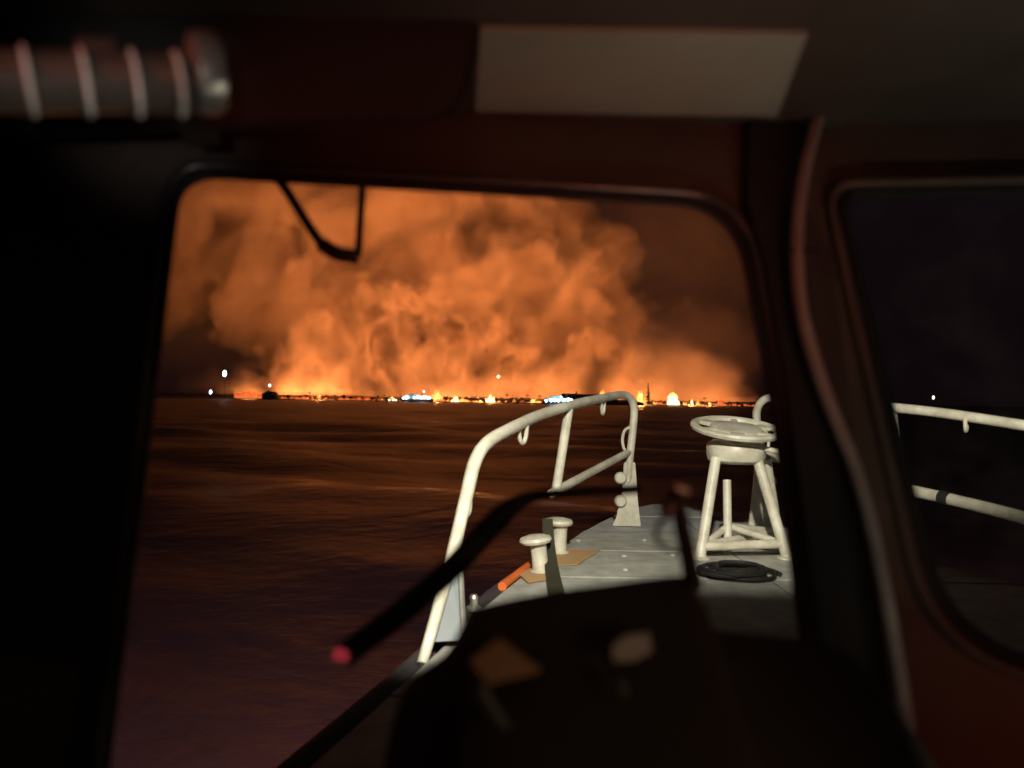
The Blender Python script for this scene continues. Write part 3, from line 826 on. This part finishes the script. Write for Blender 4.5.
# ---------------- overhead gear
def overhead_box():
    t = thing('overhead_radio_box', 'black radio box hanging from the ceiling beside the grey panel', 'radio box', at(300, 60, 0.72))
    bm = bmesh.new()
    lp = [at(-80, 142, .74), at(440, 122, .74), at(462, 104, .74), at(478, 48, .74), at(482, -60, .74), at(-80, -60, .74)]
    bm_prism(bm, lp, (0, 0.10, 0.046)); bmesh.ops.bevel(bm, geom=bm.edges[:], offset=0.006, segments=2, affect='EDGES')
    mesh_obj('case', bm, BLACK, t)
overhead_box()
def torch():
    a, b = at(-40, 80, 0.50), at(226, 86, 0.58)
    t = thing('ribbed_torch', 'ribbed torch with bright rings clipped to the black overhead box', 'torch', (a + b) / 2)
    d = (b - a); Ln = d.length
    M = Matrix.Translation(a) @ d.to_track_quat('Z', 'Y').to_matrix().to_4x4()
    px = Ln / 266.0
    prof = []
    k = 0
    RIB = mat('grey_ribbed_grip', (0.10, 0.075, 0.065), rough=0.38, scale=60)
    RINGM = mat('pale_ring', (0.85, 0.83, 0.80), rough=0.2)
    x = 0
    while x < 222:
        prof += [(0.0195, x * px), (0.0215, (x + 3) * px), (0.0195, (x + 6) * px)]; x += 7
    bm = bmesh.new(); bm_lathe(bm, [(0, 0)] + prof + [(0, 222 * px)], M, 28); mesh_obj('barrel', bm, RIB, t)
    for c in (62, 116, 166, 212):
        bm = bmesh.new(); bm_lathe(bm, [(0.0195, (c - 3) * px), (0.0235, (c - 2) * px), (0.0242, c * px), (0.0235, (c + 2) * px), (0.0195, (c + 3) * px), (0.0195, (c - 3) * px)], M, 28); mesh_obj('grip_ring', bm, RINGM, t)
    bm = bmesh.new(); bm_lathe(bm, [(0.0, 228 * px), (0.024, 228 * px), (0.029, 232 * px), (0.030, 245 * px), (0.029, 258 * px), (0.024, 264 * px), (0, 266 * px)], M @ Matrix.Translation((0, 0.009, 0)), 28)
    mesh_obj('lamp_head', bm, mat('scratched_alloy', (0.45, 0.42, 0.40), rough=0.3, metal=0.6, scale=60), t)
    bm = bmesh.new(); bm_box(bm, M @ Vector((0, 0, 120 * px)) + Vector((0, 0.105, 0.03)), (0.03, 0.20, 0.012), bevel=0.002); mesh_obj('mounting_clip', bm, BLACK, t)
torch()
# shaded red night lamps, aimed at the window header and the lower corner
def red_lamp(loc, aim, power, cone, label, c=(1.0, 0.20, 0.10)):
    t = thing('night_lamp', label, 'lamp', loc, 'night lamps in the wheelhouse')
    d = (Vector(aim) - Vector(loc)).normalized()
    M = Matrix.Translation(loc) @ d.to_track_quat('-Z', 'Y').to_matrix().to_4x4()
    bm = bmesh.new(); bm_lathe(bm, [(0, 0.09), (0.02, 0.088), (0.035, 0.05), (0.042, 0.0), (0.038, 0.0), (0.03, 0.045), (0, 0.06)], M, 20); mesh_obj('lamp_shade', bm, BLACK, t)
    l = bpy.data.lights.new('red_bulb', 'SPOT'); l.energy = power; l.color = c; l.spot_size = math.radians(cone); l.spot_blend = 1.0; l.shadow_soft_size = 0.03
    o = bpy.data.objects.new('red_bulb', l); col.objects.link(o); o.matrix_world = M @ Matrix.Translation((0, 0, -0.01)); o.parent = t; o.matrix_parent_inverse = Matrix.Translation(loc).inverted()
red_lamp((0.75, -0.6, CAMZ - 0.30), (0.08, 0.95, CAMZ + 0.235), 22, 28, 'shaded red night lamp on the bulkhead aimed at the window header')
red_lamp((1.3, -0.6, CAMZ - 0.30), (0.56, 0.8, CAMZ - 0.36), 6, 22, 'shaded red night lamp on the bulkhead aimed at the lower window corner')
red_lamp((-0.62, 0.22, CAMZ + 0.30), (-0.31, 0.55, CAMZ + 0.26), 3.5, 38, 'shaded red night lamp clipped up beside the ribbed torch')
red_lamp((0.70, -0.5, CAMZ - 0.06), (0.06, 0.56, CAMZ - 0.20), 5.0, 20, 'added unseen amber lamp brightening the patches on the hood', (1.0, 0.62, 0.36))  # added lamp out of view, only to brighten the patches on the hood
red_lamp((0.05, -0.45, CAMZ - 0.08), (-0.31, 0.56, CAMZ + 0.235), 13.0, 10.5, 'added unseen white lamp brightening the ribbed torch', (1.0, 0.93, 0.85))  # added lamp out of view, only to make the torch rings bright

# ================================================================== the burning shore
def flame_mat(name, base, tip, s):
    m, nt, b = new_mat(name)
    b.inputs['Base Color'].default_value = (0.01, 0.01, 0.01, 1)
    tc = nt.nodes.new('ShaderNodeTexCoord'); sx = nt.nodes.new('ShaderNodeSeparateXYZ')
    n = nt.nodes.new('ShaderNodeTexNoise'); n.inputs['Scale'].default_value = 4.0
    nt.links.new(tc.outputs['Generated'], n.inputs['Vector'])
    nt.links.new(tc.outputs['Generated'], sx.inputs[0])
    ad = nt.nodes.new('ShaderNodeMath'); ad.operation = 'ADD'
    mm = nt.nodes.new('ShaderNodeMath'); mm.operation = 'MULTIPLY_ADD'; mm.inputs[1].default_value = 0.5; mm.inputs[2].default_value = -0.25
    nt.links.new(n.outputs['Fac'], mm.inputs[0]); nt.links.new(mm.outputs[0], ad.inputs[0]); nt.links.new(sx.outputs['Z'], ad.inputs[1])
    r = nt.nodes.new('ShaderNodeValToRGB')
    r.color_ramp.elements[0].position = 0.15; r.color_ramp.elements[0].color = (*base, 1)
    r.color_ramp.elements[1].position = 0.85; r.color_ramp.elements[1].color = (*tip, 1)
    nt.links.new(ad.outputs[0], r.inputs['Fac']); nt.links.new(r.outputs[0], b.inputs['Emission Color'])
    b.inputs['Emission Strength'].default_value = s
    return m
FL_Y = flame_mat('yellow_flame', (1.0, 0.52, 0.12), (1.0, 0.22, 0.03), 2.2)
FL_R = flame_mat('red_flame', (1.0, 0.22, 0.05), (0.9, 0.10, 0.02), 1.1)
FL_W = flame_mat('white_hot_flame', (1.0, 0.75, 0.38), (1.0, 0.42, 0.10), 4.0)

def ground_z(px, Y): return 1.6
def shore_pt(px, Y=985.0):
    d = ray(px, 400); x = d.x / d.y * Y
    return Vector((x, Y, 1.2))
def flames(px, py_base, wpx, hpx, m, label, seed, group=None, Y=983.0, glow=0, ball=0):
    rnd = random.Random(seed)
    k = Y / FPX
    base = at(px, py_base, Y)
    t = thing('shore_fire', label, 'fire', base, group)
    n = max(5, int(wpx * 1.3))
    W, H = wpx * k, hpx * k
    for i in range(n):
        bx = max(-.5, min(.5, rnd.gauss(0, .26))) * W
        h = H * rnd.uniform(0.4, 1.0) * (1 - 0.45 * abs(bx) / (W / 2 + .01))
        r = W * rnd.uniform(0.05, 0.15) + 0.3
        ps, rs = [], []
        lean = rnd.uniform(-0.5, 0.35)
        by = rnd.uniform(-2, 2)
        for j in range(7):
            u = j / 6
            ps.append(base + Vector((bx + lean * u * u * h * .6 + 0.25 * r * math.sin(5 * u + i), by, u * h - 1.0)))
            rs.append(max(0.03, r * math.sin(math.pi * (0.12 + 0.87 * u ** 0.85)) ** 0.8))
        bm = bmesh.new(); bm_tube(bm, ps, rs, 7)
        mesh_obj('flame_tongue', bm, m, t)
    if ball:
        c = base + Vector((0, -4, H * .45)); bm = bmesh.new()
        bmesh.ops.create_icosphere(bm, subdivisions=3, radius=1.0)
        for v in bm.verts:
            d = v.co.normalized(); v.co = c + d * ball * k * (1 + .22 * noise.noise(d * 2.3 + Vector((seed, 0, 0))))
        mesh_obj('fire_core', bm, m, t)
    if glow:
        l = bpy.data.lights.new('blaze', 'POINT'); l.energy = glow; l.color = (1.0, 0.33, 0.08); l.shadow_soft_size = max(1.2, W * 0.24)
        o = bpy.data.objects.new('blaze', l); col.objects.link(o); o.parent = t; o.location = (0, -3, H * .42)
    return t

def where(px):
    for lim, txt in ((282, 'beside the dark rounded knoll'), (360, 'between the dark knoll and the small amber-lit boat'), (400, 'beside the small amber-lit boat'), (462, 'behind the white-lit ferry'), (485, 'between the ferry and the bright pointed fire'),
                     (545, 'between the bright pointed fire and the blue-lit ship'), (640, 'by the low dark building'), (668, 'beside the tall pointed conifer'), (705, 'beside the round brightest blaze')):
        if px < lim: return txt
    return 'at the far end past the round brightest blaze'
GRP = 'small fires strung along the waterfront'
flames(672, 404.0, 13, 14, FL_W, 'brightest fire on the shore, a round blaze beside the tall pointed tree', 1, Y=965, glow=3.5e5, ball=4.6)
flames(456, 402, 8, 7, FL_W, 'bright white-hot fire on the water edge beside the lit ferry', 2, Y=970, glow=1.2e5, ball=2.4)
flames(491, 402, 9, 10, FL_W, 'bright pointed fire between the ferry and the blue-lit ship', 3, Y=970, glow=1.2e5)
flames(437, 400, 12, 13, FL_Y, 'tall yellow fire rising at the stern of the lit ferry', 4, glow=2e5)
flames(641, 402, 9, 17, FL_Y, 'tall yellow fire at the foot of the tall pointed tree', 5, glow=2.5e5)
flames(250, 397, 26, 7, FL_R, 'broad low red fire beside the dark rounded knoll', 6, glow=8e4)
flames(603, 396, 7, 9, FL_Y, 'narrow yellow fire above the low dark building', 7, Y=1010)
flames(722, 405, 9, 9, FL_R, 'pink-red fire at the far end of the burning waterfront', 8)
rs_ = random.Random(11)
for i, (px, w, h, mm) in enumerate([(284, 6, 4, FL_R), (297, 7, 3, FL_R), (312, 4, 5, FL_R), (319, 4, 9, FL_R), (327, 5, 6, FL_R), (341, 6, 4, FL_R), (354, 5, 3, FL_R), (368, 6, 4, FL_R), (381, 5, 4, FL_R),
                                    (392, 8, 5, FL_Y), (448, 4, 4, FL_Y), (470, 4, 3, FL_Y), (480, 5, 4, FL_Y), (507, 4, 3, FL_Y), (533, 5, 5, FL_Y), (611, 4, 5, FL_Y), (626, 5, 8, FL_Y), (633, 4, 5, FL_Y),
                                    (655, 5, 6, FL_Y), (684, 4, 6, FL_Y), (691, 4, 7, FL_W), (698, 4, 8, FL_Y), (709, 4, 4, FL_R), (734, 4, 4, FL_R), (745, 5, 3, FL_R)] + [(p, rs_.choice((4, 6, 9)), rs_.choice((2.5, 4, 6)), FL_R if p < 385 or p > 712 else rs_.choice((FL_Y, FL_R))) for p in (277, 290, 304, 333, 347, 361, 374, 412, 424, 440, 463, 475, 499, 514, 522, 541, 552, 590, 617, 647, 661, 678, 702, 716, 727, 739, 752)]):
    flames(px, 398.2 + (px - 250) * 0.0150 + rs_.uniform(-.6, .4), w, h, mm, ('small red fire ' if mm is FL_R else 'small yellow fire ') + where(px), 20 + i, GRP, Y=983 + rs_.uniform(-6, 10), glow={392: 1.5e5, 533: 1.0e5, 626: 1.5e5, 691: 1.2e5, 319: 8e4, 480: 1e5, 709: 8e4}.get(px, 0))

# ---------------- trees along the waterfront
BARK = mat('dark_bark', (0.03, 0.024, 0.018), rough=0.95, scale=2)
LEAF = mat('dark_foliage', (0.035, 0.04, 0.02), rough=0.9, scale=1.5, var=0.5)
def palm_proto(seed):
    rnd = random.Random(seed)
    o = thing('palm_tree', 'feathery palm tree silhouetted against the fire along the waterfront', 'palm', (0, 0, 0), 'palms along the waterfront')
    h = rnd.uniform(7.5, 10.5); le = rnd.uniform(-1.2, 1.2)
    bm = bmesh.new(); ps = [Vector((le * (k / 6) ** 2, 0, h * k / 6)) for k in range(7)]
    bm_tube(bm, ps, [0.32 - 0.12 * k / 6 for k in range(7)], 7); mesh_obj('trunk', bm, BARK, o)
    bm = bmesh.new()
    for f in range(15):
        an = 2 * math.pi * f / 15 + rnd.uniform(-.2, .2); up = rnd.uniform(0.1, 0.9); ln = rnd.uniform(2.6, 3.6)
        d = Vector((math.cos(an), math.sin(an), 0)); sd = Vector((-d.y, d.x, 0))
        prev = None
        for k in range(6):
            u = k / 5
            p = ps[-1] + d * ln * u + Vector((0, 0, up * 2.2 * u - 3.4 * u * u))
            w = 0.55 * (1 - u) ** 0.6 * (0.3 + u) + 0.02
            cur = [bm.verts.new(p + sd * w - Vector((0, 0, w * .5))), bm.verts.new(p), bm.verts.new(p - sd * w - Vector((0, 0, w * .5)))]
            if prev:
                bm.faces.new((prev[0], prev[1], cur[1], cur[0])); bm.faces.new((prev[1], prev[2], cur[2], cur[1]))
            prev = cur
    mesh_obj('crown', bm, LEAF, o, smooth=False)
    return o
def leafy_proto(seed, w, h, label, group, name='shore_tree', cone=False):
    rnd = random.Random(seed)
    o = thing(name, label, 'tree', (0, 0, 0), group)
    bm = bmesh.new(); bm_tube(bm, [(0, 0, -0.5), (0.1, 0, h * .3), (0, 0.1, h * .75)], [h * .035, h * .025, h * .01], 7)
    for k in range(5):
        an = rnd.uniform(0, 6.28); z = h * rnd.uniform(.25, .5)
        bm_tube(bm, [(0, 0, z), (math.cos(an) * w * .3, math.sin(an) * w * .3, z + h * .25)], [h * .016, h * .006], 5)
    mesh_obj('trunk', bm, BARK, o)
    bm = bmesh.new()
    cl = [(Vector((rnd.gauss(0, .24) * w, rnd.gauss(0, .24) * w, h * rnd.uniform(.35, .9))), rnd.uniform(.14, .26) * w) for _ in range(12)]
    n = 520
    for k in range(n):
        if cone:
            u = rnd.random() ** 1.4; z = h * (0.08 + 0.92 * u); rr = w * .5 * (1 - u) * (0.55 + 0.45 * rnd.random()) * (0.8 + 0.3 * math.sin(u * 40)); an = rnd.uniform(0, 6.28)
            p = Vector((rr * math.cos(an), rr * math.sin(an), z))
        else:
            c, r = rnd.choice(cl); v = Vector((rnd.gauss(0, 1), rnd.gauss(0, 1), rnd.gauss(0, .8))).normalized(); p = c + v * r * rnd.uniform(.5, 1.05)
        s = 0.055 * max(w, h * .5) * rnd.uniform(.6, 1.4)
        a = Vector((rnd.gauss(0, 1), rnd.gauss(0, 1), rnd.gauss(0, 1))).normalized(); b = a.orthogonal().normalized()
        bm.faces.new([bm.verts.new(p + a * s), bm.verts.new(p + b * s * .6), bm.verts.new(p - a * s), bm.verts.new(p - b * s * .6)])
    mesh_obj('crown', bm, LEAF, o, smooth=False)
    return o
def place(proto, loc, rz=0, sc=1.0, first=False):
    r = proto if first else proto.copy()
    if not first: col.objects.link(r)
    kids = list(proto.children)
    r.location = loc; r.rotation_euler = (0, 0, rz); r.scale = (sc,) * 3
    if not first:
        for ch in kids:
            c = ch.copy(); col.objects.link(c); c.parent = r
    return r
rp = random.Random(8)
palms = [palm_proto(s) for s in (1, 2, 3)]
spots = [466, 471, 475, 479, 484, 496, 501, 507, 516, 522, 528, 533, 537, 540, 378, 384, 310, 335, 690, 704, 717, 729]
for i, px in enumerate(spots):
    Y = rp.uniform(968, 990)
    p = at(px, 399 + (px - 250) * .0152, Y); p.z = 1.0
    place(palms[i % 3], p, rp.uniform(0, 6.28), rp.uniform(.65, 1.05), i < 3)['label'] = 'palm tree silhouetted ' + where(px)
tr = [leafy_proto(s, 11, 9, 'low bushy tree in the dark line along the waterfront', 'bushy trees along the waterfront') for s in (1, 2, 3)]
spots = [288, 300, 306, 326, 345, 350, 362, 372, 388, 446, 462, 488, 512, 520, 526, 612, 620, 632, 660, 664, 681, 703, 712, 727, 738, 750, 758, 236]
for i, px in enumerate(spots):
    p = at(px, 400, rp.uniform(972, 1000)); p.z = 0.8
    place(tr[i % 3], p, rp.uniform(0, 6.28), rp.uniform(.45, .85), i < 3)['label'] = 'low bushy tree ' + where(px)
c = leafy_proto(7, 9, 29, 'tall pointed conifer standing out against the fire', None, 'conifer_tree', cone=True); p = at(648, 403, 975); p.z = 0; c.location = p
if 'group' in c: del c['group']
c['category'] = 'tree'
# dark wooded knoll with a mast light
def knoll(px, w, h, Y, name, label, cat, seed):
    bm = bmesh.new(); rnd = random.Random(seed)
    p = at(px, 400, Y); p.z = -0.5
    nu, nv = 28, 10
    rows = []
    for j in range(nv + 1):
        v = j / nv
        ring = []
        for i in range(nu):
            a = 2 * math.pi * i / nu; rr = math.cos(v * math.pi / 2) ** .8
            nn = 1 + .22 * noise.noise((math.cos(a) * 2 + seed, math.sin(a) * 2, v * 3))
            ring.append(bm.verts.new(p + Vector((w / 2 * rr * nn * math.cos(a), w * .3 * rr * nn * math.sin(a), h * math.sin(v * math.pi / 2) * (1 + .18 * noise.noise((a * 2, v * 4, seed)))))))
        rows.append(ring)
    for a, b in zip(rows, rows[1:]):
        for i in range(nu): bm.faces.new((a[i], a[(i + 1) % nu], b[(i + 1) % nu], b[i]))
    bm.faces.new(rows[-1])
    return tag(mesh_obj(name, bm, EARTH), label, cat)
knoll(270, 24, 11, 965, 'rock_knoll', 'dark rounded knoll at the water edge under a mast light', 'knoll', 3)
knoll(620, 62, 7, 930, 'rock_breakwater', 'long low dark rock breakwater in front of the low building', 'breakwater', 5)
place(tr[0], at(268, 400, 966), 1.0, .75)['label'] = 'low bushy tree growing on the dark rounded knoll'

# ---------------- low dark building
CONC = mat('dark_concrete', (0.06, 0.055, 0.05), rough=0.9, scale=.3)
def building(px0, px1, h, Y, label):
    a, b = at(px0, 400, Y), at(px1, 400, Y)
    t = thing('harbour_building', label, 'building', ((a.x + b.x) / 2, Y, 0))
    cx, w = (a.x + b.x) / 2, b.x - a.x
    bm = bmesh.new(); bm_box(bm, (cx, Y, h * .35), (w, 16, h * .7)); mesh_obj('wall', bm, CONC, t, smooth=False)
    bm = bmesh.new(); bm_prism(bm, [(cx - w * .53, Y - 9, h * .7), (cx + w * .53, Y - 9, h * .7), (cx + w * .32, Y - 9, h), (cx - w * .40, Y - 9, h * 1.06)], (0, 18, 0)); rf = mesh_obj('roof', bm, CONC, t, smooth=False)
    bm = bmesh.new(); bm_box(bm, (cx - w * .12, Y, h * 1.12), (2.0, 2, h * .3)); mesh_obj('vent', bm, CONC, rf, smooth=False)
    for k in range(5):
        bm = bmesh.new(); bm_box(bm, (cx - w * .4 + w * .2 * k, Y - 8.05, h * .36), (w * .09, .2, h * .3)); mesh_obj('door', bm, BARK, t, smooth=False)
building(558, 606, 13, 960, 'low dark waterfront building with a shallow hipped roof')

# ---------------- ships and lamps
LAMP = emit('cool_white_lamp', (0.62, 0.90, 1.0), 16.0)
LAMPB = emit('blue_white_lamp', (0.38, 0.76, 1.0), 22.0)
LAMPY = emit('warm_lamp', (1.0, 0.75, 0.45), 6.0)
SHIPW = mat('ship_white', (0.6, 0.6, 0.58), rough=0.5, scale=.5)
SHIPD = mat('ship_dark', (0.04, 0.04, 0.045), rough=0.6, scale=.5)
def sphere(bm, c, r):
    bm_lathe(bm, [(0, -r), (r * .7, -r * .7), (r, 0), (r * .7, r * .7), (0, r)], Matrix.Translation(c), 12)
def ship(px0, px1, Y, label, hullm, lampm, lamps, hh, name='moored_ship', mast=14):
    a, b = at(px0, 400, Y), at(px1, 400, Y)
    cx, w = (a.x + b.x) / 2, b.x - a.x
    t = thing(name, label, 'ship', (cx, Y, 0))
    bm = bmesh.new()
    secs = []
    for z, s, o in ((-0.8, .86, 0), (0.4, .93, 0), (hh * .35, 1.0, .01)):
        secs.append([bm.verts.new((cx + x * w * s, Y + y * 8, z)) for x, y in ((-.5, .1), (-.42, .5), (.35, .5), (.5, 0), (.35, -.5), (-.42, -.5), (-.5, -.1))])
    for p, q in zip(secs, secs[1:]):
        for i in range(7): bm.faces.new((p[i], p[(i + 1) % 7], q[(i + 1) % 7], q[i]))
    bm.faces.new(secs[-1])
    mesh_obj('hull', bm, hullm, t, smooth=False)
    bm = bmesh.new(); bm_box(bm, (cx - w * .05, Y, hh * .52), (w * .7, 6, hh * .34), bevel=.3); su = mesh_obj('superstructure', bm, SHIPW, t)
    bm = bmesh.new(); bm_box(bm, (cx - w * .12, Y, hh * .80), (w * .3, 5, hh * .24), bevel=.3); mesh_obj('bridge', bm, SHIPW, su)
    bm = bmesh.new(); bm_tube(bm, [(cx + w * .2, Y, hh * .6), (cx + w * .2, Y, mast)], .25, 6); mesh_obj('mast', bm, SHIPW, t)
    for u, v, r in lamps:
        bm = bmesh.new(); sphere(bm, Vector((cx + u * w, Y - 4.6, hh * v)), r * 1.35); mesh_obj('deck_light', bm, lampm, t)
ship(401, 434, 940, 'white ferry blazing with cool white deck lights near the yellow fire', SHIPD, LAMP, [(-.32, .52, 1.5), (-.08, .5, .9), (.02, .54, 1.1), (.12, .5, 1.2), (.22, .56, 1.4), (.32, .52, 1.1), (.38, .5, .9), (-.42, .42, .8), (.2, 1.2, .6)], 11, mast=15)
ship(541, 577, 900, 'dark ship with a row of blue-white deck lights beside the low building', SHIPD, LAMPB, [(-.36, .34, .8), (-.22, .42, 1.2), (-.12, .46, 1.4), (-.02, .42, 1.1), (.12, .44, 1.0), (.26, .50, 1.6), (.33, .46, 1.3), (.05, .8, .7)], 11, mast=13)
ship(386, 399, 960, 'small boat with amber lights beside the white ferry', SHIPD, LAMPY, [(-.2, .4, .8), (.1, .45, .9), (.3, .4, .7)], 5, 'moored_boat', 7)
def lamp_mast(px, py, Y, r, m, label, elong=1.0):
    p = at(px, py, Y)
    t = thing('lamp_mast', label, 'lamp mast', (p.x, Y, 0))
    bm = bmesh.new(); bm_tube(bm, [(p.x, Y, -1), (p.x, Y, p.z)], [.45, .2], 8); mesh_obj('mast', bm, SHIPD, t)
    bm = bmesh.new(); bm_box(bm, (p.x, Y + .1, p.z + r * .2), (r * 2.4, .5, .5)); bx = mesh_obj('lamp_bracket', bm, SHIPD, t, smooth=False)
    bm = bmesh.new(); bm_lathe(bm, [(0, -r * elong), (r * .7, -r * .7 * elong), (r, 0), (r * .7, r * .7 * elong), (0, r * elong)], Matrix.Translation((p.x, Y - 1.2, p.z)), 14); mesh_obj('lamp', bm, m, t)
lamp_mast(225, 373.5, 940, 2.3, LAMP, 'tall lamp mast with the larger cool white lamp over the dark water', 1.7)
lamp_mast(211, 392, 930, 1.3, LAMP, 'short lamp mast with a small cool white lamp beside the tall lamp', 1.8)
lamp_mast(270, 385.5, 966, 0.9, LAMP, 'thin mast with a small white light on the dark knoll', 1.8)
lamp_mast(933, 397.5, 1400, 1.8, LAMPY, 'lone far lamp mast with a warm light seen over the starboard rail', 1.8)

# ---------------- helicopter with its landing light on
def helicopter(px, py, Y):
    p = at(px, py, Y)
    t = thing('helicopter', 'small helicopter with a bright landing light flying through the smoke', 'helicopter', p)
    bm = bmesh.new(); bm_lathe(bm, [(0, -3), (.7, -2.4), (1.1, -.8), (1.1, .6), (.6, 2.2), (.25, 3)], Matrix.Translation(p) @ Matrix.Rotation(-math.pi / 2, 4, 'Y'), 14); mesh_obj('fuselage', bm, SHIPD, t)
    bm = bmesh.new(); bm_tube(bm, [p + Vector((-2.4, 0, .3)), p + Vector((-7, 0, .7))], [.35, .15], 8); tb = mesh_obj('tail_boom', bm, SHIPD, t)
    bm = bmesh.new(); bm_box(bm, p + Vector((-7, 0, 1.3)), (.7, .12, 1.6)); mesh_obj('tail_fin', bm, SHIPD, tb, smooth=False)
    bm = bmesh.new(); bm_tube(bm, [p + Vector((0, 0, .9)), p + Vector((0, 0, 1.7))], .15, 6); rm = mesh_obj('rotor_mast', bm, SHIPD, t)
    for k in range(4):
        bm = bmesh.new(); R = Matrix.Rotation(k * math.pi / 2 + .4, 3, 'Z'); bm_box(bm, p + Vector((0, 0, 1.7)) + R @ Vector((2.6, 0, 0)), (5.0, .3, .05), R); mesh_obj('rotor_blade', bm, SHIPD, rm, smooth=False)
    bm = bmesh.new(); sphere(bm, p + Vector((1.8, -1.0, -.9)), 1.9); mesh_obj('landing_light', bm, emit('landing_lamp', (1.0, .62, .25), 8), t)
helicopter(497, 376, 990)
